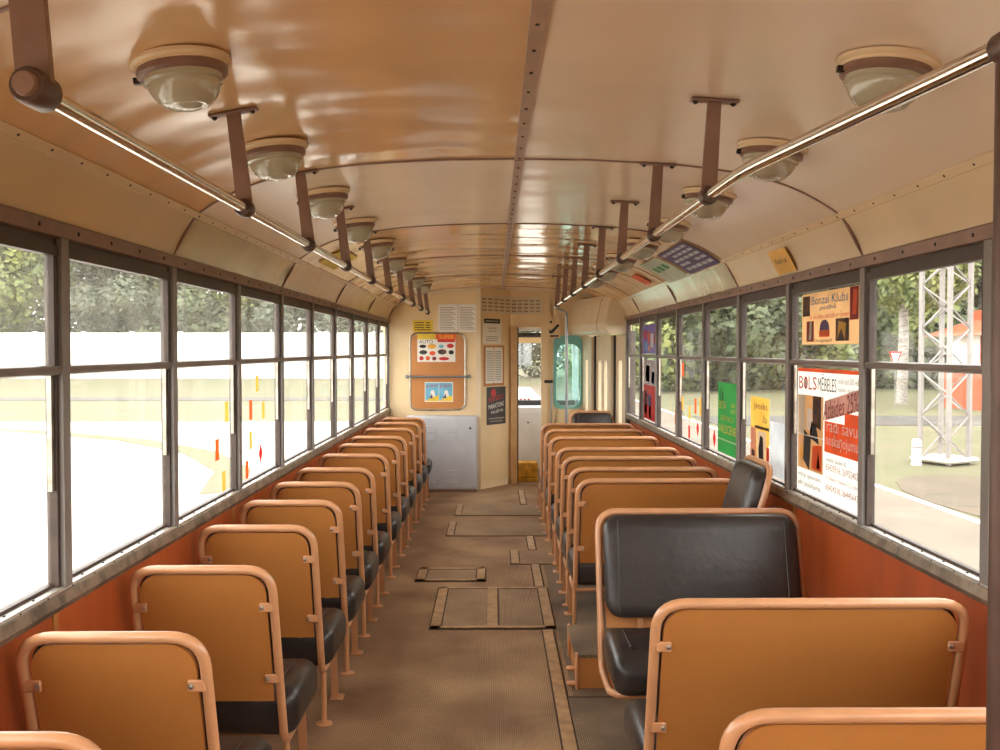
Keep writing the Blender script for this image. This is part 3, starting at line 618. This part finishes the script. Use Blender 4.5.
mb.bar((0, .0, .0), (-.02, .0, zc(.77) - 1.905), .05, .014, (0, 1, 0)); mb.build('end_hanger', 'brown', hl, False)
MB().lathe([(0, -.03), (.024, -.03), (.027, -.025), (.027, .025), (.024, .03), (0, .03)], 18).xf(Matrix.Rotation(PI / 2, 4, 'X')).build('end_knob', 'darkmetal', hl)
MB().lathe([(0, -.01), (.016, -.009), (.018, 0), (0, 0)], 16).xf(Matrix.Translation((0, -.03, 0)) @ Matrix.Rotation(-PI / 2, 4, 'X')).build('end_cap', 'brown', hl)
pathr = [(.602, 1.27, 1.94)] + fillet([(.602, 1.27, 1.94), (.48, 2.15, 1.94), (.48, 8.9, 1.94)], [.12], 6)[1:]
hr = handrail('chrome handrail along the right side hung from the ceiling', pathr, [(.48, yk(k), 1.94, .494) for k in range(0, 8)])
MB().lathe([(0, -.02), (.02, -.02), (.022, -.016), (.022, .02), (0, .02)], 16).xf(Matrix.Rotation(PI / 2, 4, 'X')).build('end_clamp', 'darkmetal', hr)
t = thing('stanchion', 'vertical dark metal pole at the right edge in the foreground', 'pole', (.602, 1.27, 0)); MB().tube([(0, 0, 0), (0, 0, 1.915)], .0165, 14).build('pole', 'darkmetal', t); MB().lathe([(.04, 0), (.04, .008), (.02, .02)], 16).build('foot', 'darkmetal', t)
t = thing('stanchion', 'vertical grey pole with elbow in front of the teal cab window', 'pole', (.62, 9.21, 0))
MB().tube(fillet([(0, 0, 0), (0, 0, 1.9), (-.14, -.3, 1.94)], .05, 5), .013, 12).build('pole', 'steel', t); MB().lathe([(.035, 0), (.035, .008), (.016, .02)], 14).build('foot', 'steel', t)

# ------------------------------------------------------------ ceiling lamps
def make_lamp():
    t = thing('ceiling_lamp', 'x', 'lamp')
    MB().lathe([(.0, .0), (.117, .0), (.117, -.008), (.108, -.012), (.108, -.018)], 36).build('rim', 'cove', t)
    MB().lathe([(.104, -.012), (.104, -.03), (.094, -.036), (.0, -.036)], 36).build('collar', 'brown', t)
    pf = [(.092, -.034), (.092, -.046), (.084, -.05), (.084, -.056), (.08, -.064), (.072, -.078), (.066, -.083), (.058, -.092), (.046, -.097), (.042, -.095), (.032, -.096), (.026, -.1), (.012, -.103), (.0, -.103)]
    MB().lathe(pf, 36).build('glass_shade', 'lampglass', t)
    MB().box(-.116, -.1, -.006, .006, -.034, -.02).build('catch', 'screw', t, False)
    return t
lamp = make_lamp(); lu = False
for sd, nm in ((-1, 'left'), (1, 'right')):
    for i in range(-1, 9):
        if sd > 0 and i > 7: continue
        y = yk(i) + .44; y = yk(i - 1) + .43 if True else y
        if y < 1.5: continue
        o = lamp if not lu else copy_tree(lamp); lu = True
        x = sd * .775; sl = (zc(.775 + .1) - zc(.775 - .1)) / .2 * sd
        o.location = (x, y, zc(.775) - .003); o.rotation_euler = (0, -math.atan(sl) * .8, 0); o.scale = (.93, .93, 1)
        o['label'] = f'round glass ceiling lamp in the {nm} row, {ORD[i]} from the camera'; o['group'] = f'lamps in the {nm} ceiling row'

# ------------------------------------------------------------ posters and stickers on the right windows
UR = (0, -1, 0)
p = sheet('poster', 'sand-coloured club poster in the upper pane of the second right window', 'poster', (1.2465, 4.07, 1.553), UR, VZ, .635, .215, 'sand', t=.0005, win=True)
patch(p, 'picture', .01, .12, .1, .205, 'brownink'); patch(p, 'picture', .545, .09, .632, .213, 'maroon'); poly(p, 'picture', [(.57, .11), (.61, .11), (.62, .2), (.58, .205)], 'oran', 2)
txt(p, 'Bonzai Klubs', .12, .165, .53, .2, 'blue'); txt(p, 'piedāvā', .22, .135, .4, .16, 'blue', shear=.2); txt(p, 'no das dienu aktivitāti ar Grezelu', .1, .105, .55, .127, 'red', 3)
patch(p, 'picture', .06, .012, .15, .098, 'maroon'); poly(p, 'picture', [(.09, .02), (.12, .02), (.125, .095), (.1, .095)], 'pale', 2); patch(p, 'picture', .4, .012, .54, .1, 'brownink'); poly(p, 'picture', [(.42, .02), (.46, .06), (.5, .015), (.51, .08), (.43, .09)], 'amber', 2)
poly(p, 'arch_picture', [(.22, .035)] + [(.275 + .055 * math.cos(PI - i * PI / 8), .065 + .035 * math.sin(PI - i * PI / 8)) for i in range(9)] + [(.33, .035)], 'purple'); patch(p, 'sofa_picture', .215, .03, .335, .058, 'oran', 2); txt(p, 'Daugavpilī', .16, .006, .37, .024, 'brownink', 3)
p = sheet('poster', 'white and orange furniture poster filling the lower pane of the second right window', 'poster', (1.2565, 4.15, .917), UR, VZ, .715, .535, 'white', t=.001, win=True)
patch(p, 'top_edge', 0, .52, .715, .535, 'oran')
txt(p, 'B', .02, .445, .075, .5, 'red'); poly(p, 'ring_mark', [(.105 + .025 * math.cos(i * PI / 6), .472 + .028 * math.sin(i * PI / 6)) for i in range(12)], 'red'); poly(p, 'ring_mark', [(.105 + .014 * math.cos(i * PI / 6), .472 + .018 * math.sin(i * PI / 6)) for i in range(12)], 'white', 2); txt(p, 'L', .145, .445, .185, .5, 'red'); txt(p, 'S', .195, .445, .245, .5, 'red'); txt(p, 'MĒBELES', .26, .445, .47, .515, 'black')
txt(p, 'vairāk nekā 5000 veidi', .49, .48, .70, .505, 'grayt'); txt(p, 'izpildes iespējas', .49, .445, .68, .468, 'grayt')
poly(p, 'pink_band', [(.34, .325), (.715, .39), (.715, .47), (.34, .405)][::1], 'pink'); patch(p, 'orange_block', .34, .20, .715, .325, 'oran'); patch(p, 'orange_block', .56, .325, .715, .37, 'oran', 2)
txt(p, 'Atlaides 25%', .33, .325, .70, .40, 'maroon', 4, rot=.16); txt(p, 'radi savu', .37, .285, .69, .335, 'white', 5); txt(p, 'noskaņojumu', .36, .215, .70, .275, 'white', 3)
pc = patch(p, 'room_picture', .01, .10, .325, .42, 'sand')
for pts, m in (([(.02, .25), (.1, .25), (.1, .42), (.02, .42)], 'offw'), ([(.2, .3), (.3, .28), (.3, .42), (.2, .42)], 'brownink'), ([(.08, .14), (.16, .1), (.18, .24), (.09, .27)], 'darkgrey'), ([(.12, .28), (.2, .26), (.19, .36), (.13, .37)], 'white'), ([(.16, .24), (.28, .22), (.24, .3), (.18, .31)], 'black'), ([(.19, .11), (.31, .11), (.31, .22), (.2, .21)], 'oran'), ([(.25, .12), (.29, .12), (.27, .2)], 'black'), ([(.03, .15), (.08, .13), (.07, .22)], 'amber')): poly(p, 'room_picture', pts, m, 2)
patch(p, 'white_line', .01, .245, .33, .25, 'white', 3)
txt(p, 'ietilpīgs izgatavošana', .02, .06, .30, .085, 'darkgrey'); txt(p, 'pēc pasūtījuma', .02, .02, .30, .05, 'black')
txt(p, 'veikals: Saules 42', .36, .165, .58, .182, 'darkgrey'); txt(p, '65429316, 26952402', .36, .125, .70, .155, 'maroon'); txt(p, 't/c "Dinamo" Vidzemes 12, 2. stāvs', .36, .09, .70, .107, 'maroon'); txt(p, '65424210, 26445643', .36, .045, .70, .072, 'maroon')
p = sheet('poster', 'amber event poster low in the third right window', 'poster', (1.2565, 4.91, .93), UR, VZ, .33, .36, 'amber', t=.001, win=True)
txt(p, 'Jeeeks', .06, .29, .3, .335, 'darkgrey'); txt(p, 'J', .22, .235, .25, .275, 'darkgrey'); txt(p, 'a', .26, .235, .295, .262, 'darkgrey'); patch(p, 'text_line', .08, .2, .33, .215, 'brownink'); patch(p, 'picture', .12, .01, .28, .19, 'white'); poly(p, 'picture', [(.16, .03), (.24, .04), (.23, .16), (.18, .17), (.15, .1)], 'black', 2); patch(p, 'picture', .0, .0, .1, .2, 'pink'); poly(p, 'picture', [(.02, .0), (.09, .0), (.08, .08), (.03, .09)], 'brownink', 2); patch(p, 'picture', .29, .02, .335, .12, 'red')
sheet('notice', 'blank pale blue paper beside the amber poster on the third right window', 'notice', (1.2565, 4.56, .925), UR, VZ, .3, .26, 'bluepaper', t=.001, win=True)
p = sheet('poster', 'green poster with amber lettering low in the fourth right window', 'poster', (1.2565, 5.63, .925), UR, VZ, .45, .415, 'green', t=.001, win=True)
txt(p, 'EKTA', .03, .26, .2, .305, 'amber'); patch(p, 'tower_picture', .06, .3, .075, .38, 'black'); patch(p, 'tower_picture', .1, .3, .13, .36, 'black'); txt(p, 'tālr.', .31, .28, .42, .305, 'amber'); txt(p, '5417', .31, .245, .42, .27, 'amber'); txt(p, 'DZĪVOKĻU', .08, .185, .37, .23, 'amber'); txt(p, 'VALSCENE', .03, .12, .43, .17, 'amber'); patch(p, 'pale_band', 0, .075, .45, .085, 'pale')
p = sheet('poster', 'purple and red poster in the upper pane of the seventh right window', 'poster', (1.2465, 8.42, 1.50), UR, VZ, .70, .25, 'purple', t=.0005, win=True)
for i, (x, y, w, h, m) in enumerate(((.05, .13, .15, .07, 'red'), (.25, .09, .12, .1, 'oran'), (.4, .05, .15, .12, 'white'), (.1, .02, .12, .08, 'sky'), (.57, .08, .1, .1, 'maroon'), (.3, .02, .08, .05, 'amber'))): patch(p, 'picture', x, y, x + w, y + h, m)
p = sheet('poster', 'red and maroon poster in the lower pane of the seventh right window', 'poster', (1.2565, 8.42, .925), UR, VZ, .72, .52, 'maroon', t=.001, win=True)
for x, y, w, h, m in ((0, .3, .72, .22, 'bluepaper'), (.1, .33, .2, .14, 'green'), (.4, .32, .15, .1, 'darkgrey'), (0, .0, .72, .12, 'red'), (.2, .12, .2, .1, 'purple'), (.05, .05, .12, .2, 'black'), (.28, .02, .1, .1, 'white')): patch(p, 'picture', x, y, x + w, y + h, m)
# cove and ceiling notices
cd = Vector((-.068, 0, .128)).normalized()
p = sheet('sticker', 'orange notice with dark lettering on the right cove panel', 'sticker', (1.217, 4.31, 1.873), UR, cd, .25, .115, 'amber', t=.0015)
txt(p, 'Kods i us', .05, .05, .2, .075, 'brownink')
def curved(name, label, cat, y0, y1, x0, x1, m, sd=1):
    mb = MB(); vs = []; xs = [x0 + (x1 - x0) * i / 8 for i in range(9)]
    for y in (y0, y1):
        for off in (-.006, -.009):
            vs += [(sd * x, y, zc(x) + off) for x in xs]
    g = lambda a, b, i: a * 18 + b * 9 + i
    fs = []
    for i in range(8): fs += [(g(0, 1, i), g(0, 1, i + 1), g(1, 1, i + 1), g(1, 1, i)), (g(0, 0, i), g(1, 0, i), g(1, 0, i + 1), g(0, 0, i + 1)), (g(0, 0, i), g(0, 0, i + 1), g(0, 1, i + 1), g(0, 1, i)), (g(1, 0, i), g(1, 1, i), g(1, 1, i + 1), g(1, 0, i + 1))]
    return tag(mb.add(vs, fs).build(name, m), label, cat)
p = curved('poster', 'purple poster with pale text curving along the right ceiling edge', 'poster', 5.12, 5.9, .93, 1.143, 'purple')
for r in range(5):
    x = .945 + r * .038
    for c in range(5):
        if (r, c) in ((1, 4), (3, 2)): continue
        MB().add([(x, 5.17 + c * .135, zc(x) - .0105), (x + .02, 5.17 + c * .135, zc(x + .02) - .0105), (x + .02, 5.28 + c * .135, zc(x + .02) - .0105), (x, 5.28 + c * .135, zc(x) - .0105)], [(0, 1, 2, 3)]).build('text_line', 'bluepaper', p, False)
p = curved('notice', 'pale green notice beside the purple poster on the ceiling', 'notice', 5.98, 6.62, .93, 1.143, 'pale')
for c in range(3): MB().add([(1.0, 6.08 + c * .16, zc(1.0) - .0105), (1.05, 6.08 + c * .16, zc(1.05) - .0105), (1.05, 6.18 + c * .16, zc(1.05) - .0105), (1.0, 6.18 + c * .16, zc(1.0) - .0105)], [(0, 1, 2, 3)]).build('text_line', 'green', p, False)
curved('notice', 'yellow notice on the left ceiling edge beyond the third rib', 'notice', 5.45, 5.95, .95, 1.1, 'lemon', -1)
curved('notice', 'small orange notice on the right ceiling edge near the entrance doors', 'notice', 7.1, 7.35, .98, 1.1, 'oran', 1)
# coloured strips stuck on the glass
SL = [(4.10, 1.26, 'amber', .09), (3.955, 1.11, 'oran', .09), (4.05, .965, 'amber', .085), (4.29, 1.345, 'oran', .1), (4.505, 1.243, 'oran', .095), (4.63, 1.365, 'amber', .08), (4.75, 1.227, 'amber', .085), (4.5, 1.098, 'amber', .085), (4.43, .965, 'oran', .085)]
nb = ['left of the pillar, topmost', 'left of the pillar, middle', 'left of the pillar, lowest', 'right against the pillar, high', 'second from the pillar, high', 'topmost of its pane', 'farthest from the pillar, high', 'second from the pillar, low', 'lowest of its pane']
for (y, z, m, h), s in zip(SL, nb):
    tag(quad([(-1.2555, y - .027, z - h / 2), (-1.2555, y + .027, z - h / 2), (-1.2555, y + .027, z + h / 2), (-1.2555, y - .027, z + h / 2)]).build('sticker', M_(m, True), None, False), f'{"amber" if m == "amber" else "orange"} paper strip on the left glass, {s}', 'sticker', 'coloured strips on the left windows')
tag(quad([(-1.2555, 4.69 + a, 1.015 + b) for a, b in ((-.04, 0), (0, -.055), (.04, 0), (0, .055))]).build('sticker', M_('red', True), None, False), 'red diamond sticker low on the left window glass', 'sticker', 'coloured strips on the left windows')
SR = [(6.68, 1.39, 'oran', .1), (6.95, 1.03, 'oran', .1), (6.69, 1.15, 'amber', .1), (6.26, 1.156, 'oran', .1), (6.11, 1.158, 'amber', .12), (6.45, 1.096, 'amber', .1), (6.46, .965, 'red', .09)]
nb = ['topmost, against the pillar', 'alone in the sixth window', 'second down against the pillar', 'in the middle of the pane', 'nearest the near pillar', 'left of the middle', 'lowest of its pane']
for (y, z, m, h), s in zip(SR, nb):
    tag(quad([(1.2555, y - .03, z - h / 2), (1.2555, y + .03, z - h / 2), (1.2555, y + .03, z + h / 2), (1.2555, y - .03, z + h / 2)]).build('sticker', M_(m, True), None, False), f'{dict(amber="amber", oran="orange", red="red")[m]} paper strip on the right glass, {s}', 'sticker', 'coloured strips on the right windows')
for y, s in ((6.19, 'in the fifth right window'), (5.72, 'beside the green poster')):
    tag(quad([(1.2555, y + a, (1.01 if y > 6 else .99) + b) for a, b in ((-.04, 0), (0, -.06), (.04, 0), (0, .06))]).build('sticker', M_('red', True), None, False), f'red diamond sticker on the glass {s}', 'sticker', 'coloured strips on the right windows')

# ------------------------------------------------------------ outside
ZG = -.85
struct('ground', MB().box(-260, 260, -120, 320, ZG - .3, ZG), 'grass', label='rough grass ground around the tram')
struct('pavement', MB().box(-90, -2.2, -60, 31, ZG, ZG + .02).box(-2.2, 2.2, -60, 60, ZG, ZG + .015), 'concrete', label='pale concrete yard on the left side')
struct('path', MB().box(2.2, 6.5, -60, 60, ZG, ZG + .02), 'path', label='sandy path along the right side')
kerb = struct('kerb', MB().box(6.5, 6.62, -60, 60, ZG, ZG + .03), 'wallw', label='pale kerb line along the sandy path')
struct('road', MB().box(7, 120, 29.5, 33.5, ZG, ZG + .02), 'asphalt', label='narrow road crossing behind the lattice tower'); struct('bare_patch', MB().prism([(6.7 + 3.2 * (.5 + .5 * math.cos(i * PI / 8)) , 14.6 + 3.2 * math.sin(i * PI / 8), ZG) for i in range(16)], (0, 0, .012)), 'dirt', label='bare brown earth beside the kerb')
vp = [Vector(q) for q in ((-22, 29.5), (-14, 27.6), (-9.5, 24.6), (-6.8, 21.5), (-5.2, 18.4), (-4.6, 15.5))]
vg = MB(); vg.add([(q.x + o, q.y + o * .8, ZG + .03) for q in vp for o in (-.3, .3)], [(2 * i, 2 * i + 1, 2 * i + 3, 2 * i + 2) for i in range(len(vp) - 1)])
struct('verge', vg, 'grass', label='narrow curving grass verge in the concrete yard')
struct('far_road', MB().box(-140, -4, 44, 47, ZG, ZG + .02), 'asphalt', label='grey road beyond the concrete yard')
wb = thing('yard_wall', 'long whitewashed concrete wall beyond the yard', 'wall', (0, 78, ZG))
pm = MB().rbox((0, 0, 1.9), (3.94, .2, 3.8), .05, 1).mesh('wall_panel', 'wallw')
pp = MB().box(-.15, .15, -.2, .2, 0, 3.9).mesh('wall_post', 'wallw', False)
for i in range(32): link('wall_panel', pm, wb, (-8 - i * 4.0, 0, 0)); link('wall_post', pp, wb, (-6 - i * 4, 0, 0))
# lattice tower
t = thing('lattice_tower', 'pale steel lattice tower standing on the grass', 'tower', (9.35, 19.6, ZG), .5)
hw = .33; H = 11
lm = MB().bar((0, 0, 0), (0, 0, H), .08, .08, (0, 1, 0)).mesh('leg', 'lattice', False)
for a, b in ((1, 1), (1, -1), (-1, 1), (-1, -1)): link('leg', lm, t, (a * hw, b * hw, 0))
b1 = MB().bar((-hw, 0, 0), (hw, 0, .45), .035, .02).mesh('brace', 'lattice', False); b2 = MB().bar((hw, 0, 0), (-hw, 0, .45), .035, .02).mesh('brace', 'lattice', False)
for i in range(24):
    for f in range(4):
        o = link('brace', b1 if (i + f) % 2 else b2, t); a = f * PI / 2; o.rotation_euler = (0, 0, a); o.location = (hw * math.sin(a), -hw * math.cos(a), (.1 + i * .455))
MB().rbox((0, 0, .1), (1.0, 1.0, .1), .05, 1).build('footing', 'concrete', t)
t = thing('concrete_post', 'short pale grey post on the grass beside the lattice tower', 'post', (8.63, 19.3, ZG)); t.scale = (.55, .55, .52); MB().lathe([(.2, 0), (.2, .1), (.17, .12), (.17, .95), (.12, 1.05), (0, 1.07)], 16).build('body', 'concrete', t); MB().lathe([(.18, .7), (.18, .76)], 16).build('band', 'lattice', t)
# kiosk
t = thing('kiosk', 'orange wooden kiosk with a pointed roof beyond the tower', 'kiosk', (20.1, 38, ZG), .15)
MB().box(-1.3, 1.3, -1.2, 1.2, 0, 1.5).build('base', 'kiosk', t, False)
for x in (-1.2, -.4, .4, 1.2): MB().box(x - .08, x + .08, -1.18, -1.02, 1.5, 3).build('post', 'kiosk', t, False)
MB().box(-1.15, 1.15, -.95, 1.1, 1.5, 3).build('room', 'wallw', t, False)
MB().add([(-1.9, -1.8, 2.95), (1.9, -1.8, 2.95), (1.9, 1.8, 2.95), (-1.9, 1.8, 2.95), (-.6, -.5, 3.6), (.6, -.5, 3.6), (.6, .5, 3.6), (-.6, .5, 3.6), (-.5, -.4, 4.0), (.5, -.4, 4.0), (.5, .4, 4.0), (-.5, .4, 4.0)], [(0, 1, 5, 4), (1, 2, 6, 5), (2, 3, 7, 6), (3, 0, 4, 7), (4, 5, 9, 8), (5, 6, 10, 9), (6, 7, 11, 10), (7, 4, 8, 11), (8, 9, 10, 11), (3, 2, 1, 0)]).build('roof', 'kiosk', t, False)
t = thing('give_way_sign', 'red and white triangular road sign before the trees', 'sign', (16.6, 39, ZG)); t.scale = (.5, .5, .8); MB().tube([(0, 0, 0), (0, 0, 2.6)], .035, 8).build('pole', 'lattice', t)
pl = MB().prism([(-.55, -.05, 2.9), (.55, -.05, 2.9), (0, -.05, 1.95)], (0, .02, 0)).build('plate', 'red', t, False); MB().prism([(-.36, -.055, 2.8), (.36, -.055, 2.8), (0, -.055, 2.17)], (0, .004, 0)).build('field', 'white', pl, False)
# trees: three crown meshes reused on trunks of their own
def crown_mesh(seed, m, h, r, nleaf=2600):
    rnd = random.Random(seed); mb = MB(); blobs = []
    for i in range(34):
        t_ = rnd.random(); rr = r * (1 - .55 * t_) * math.sqrt(rnd.random()); a = rnd.random() * 2 * PI
        blobs.append((rr * math.cos(a), rr * math.sin(a), h * (.04 + .9 * t_), r * (.28 + .2 * rnd.random())))
    vs = []; fs = []
    for i in range(nleaf):
        bx_, by, bz, br = blobs[rnd.randrange(len(blobs))]
        d = Vector((rnd.gauss(0, 1), rnd.gauss(0, 1), rnd.gauss(0, 1))).normalized() * br * (.65 + .4 * rnd.random())
        c = Vector((bx_, by, bz)) + d; u = Vector((rnd.gauss(0, 1), rnd.gauss(0, 1), rnd.gauss(0, .6))).normalized(); w = u.cross(d).normalized(); s = .12 + .14 * rnd.random()
        o = len(vs); vs += [c - u * s, c + w * s * .6, c + u * s, c - w * s * .6]; fs.append((o, o + 1, o + 2, o + 3))
    me = bpy.data.meshes.new('crown'); me.from_pydata(vs, [], fs); me.materials.append(M[m]); return me
def trunk_mesh(h, r, m):
    return MB().tube([(0, 0, 0), (.05, .03, h * .3), (-.05, .06, h * .65), (.02, 0, h)], [r, r * .8, r * .55, r * .2], 8).mesh('trunk', m)
CR = [crown_mesh(1, 'leafA', 13, 4.2, 22000), crown_mesh(2, 'leafB', 11, 3.6, 18000), crown_mesh(3, 'leafC', 14, 4.4, 22000)]
TK = [trunk_mesh(13, .28, 'bark'), trunk_mesh(11, .2, 'birch'), trunk_mesh(14, .3, 'bark')]
KN = ['dull green', 'yellow green', 'grey green']
def tree(x, y, k, s, label, group):
    t = thing('tree', label, 'tree', (x, y, ZG), random.random() * 6, group); t.scale = (s, s, s)
    c = link('crown', CR[k], t); c.location = (0, 0, .6); link('trunk', TK[k], t)
for i in range(17):
    k = (0, 2, 2, 1)[i % 4]; tree(-7 - i * 5.2, 86 + 5 * random.random(), k, 1.25 + .3 * random.random(), f'{KN[k]} tree rising behind the white yard wall', f'{KN[k]} trees behind the yard wall')
for i in range(12):
    k = (1, 0, 1, 2)[i % 4]; tree(9 + i * 3.6, 56 + 5 * random.random(), k, 1.1 + .3 * random.random(), f'{KN[k]} tree beyond the road on the right', f'{KN[k]} trees beyond the road')
for i in range(9):
    k = (2, 0, 1)[i % 3]; tree(8 + i * 6, 74 + 6 * random.random(), k, 1.5, f'tall {KN[k]} tree in the back row on the right', f'tall {KN[k]} trees in the back row')
tree(2.2, 120, 1, .9, 'small tree far ahead, seen through the cab doorway', None)
t = thing('birch_tree', 'white trunked birch standing left of the lattice tower', 'tree', (17.75, 41, ZG)); t.scale = (.7, .7, 1); MB().tube([(0, 0, 0), (.1, 0, 3), (0, .1, 7), (.1, 0, 11)], [.36, .3, .22, .08], 10).build('trunk', 'birch', t); c = link('crown', CR[1], t); c.location = (0, 0, 4.5)
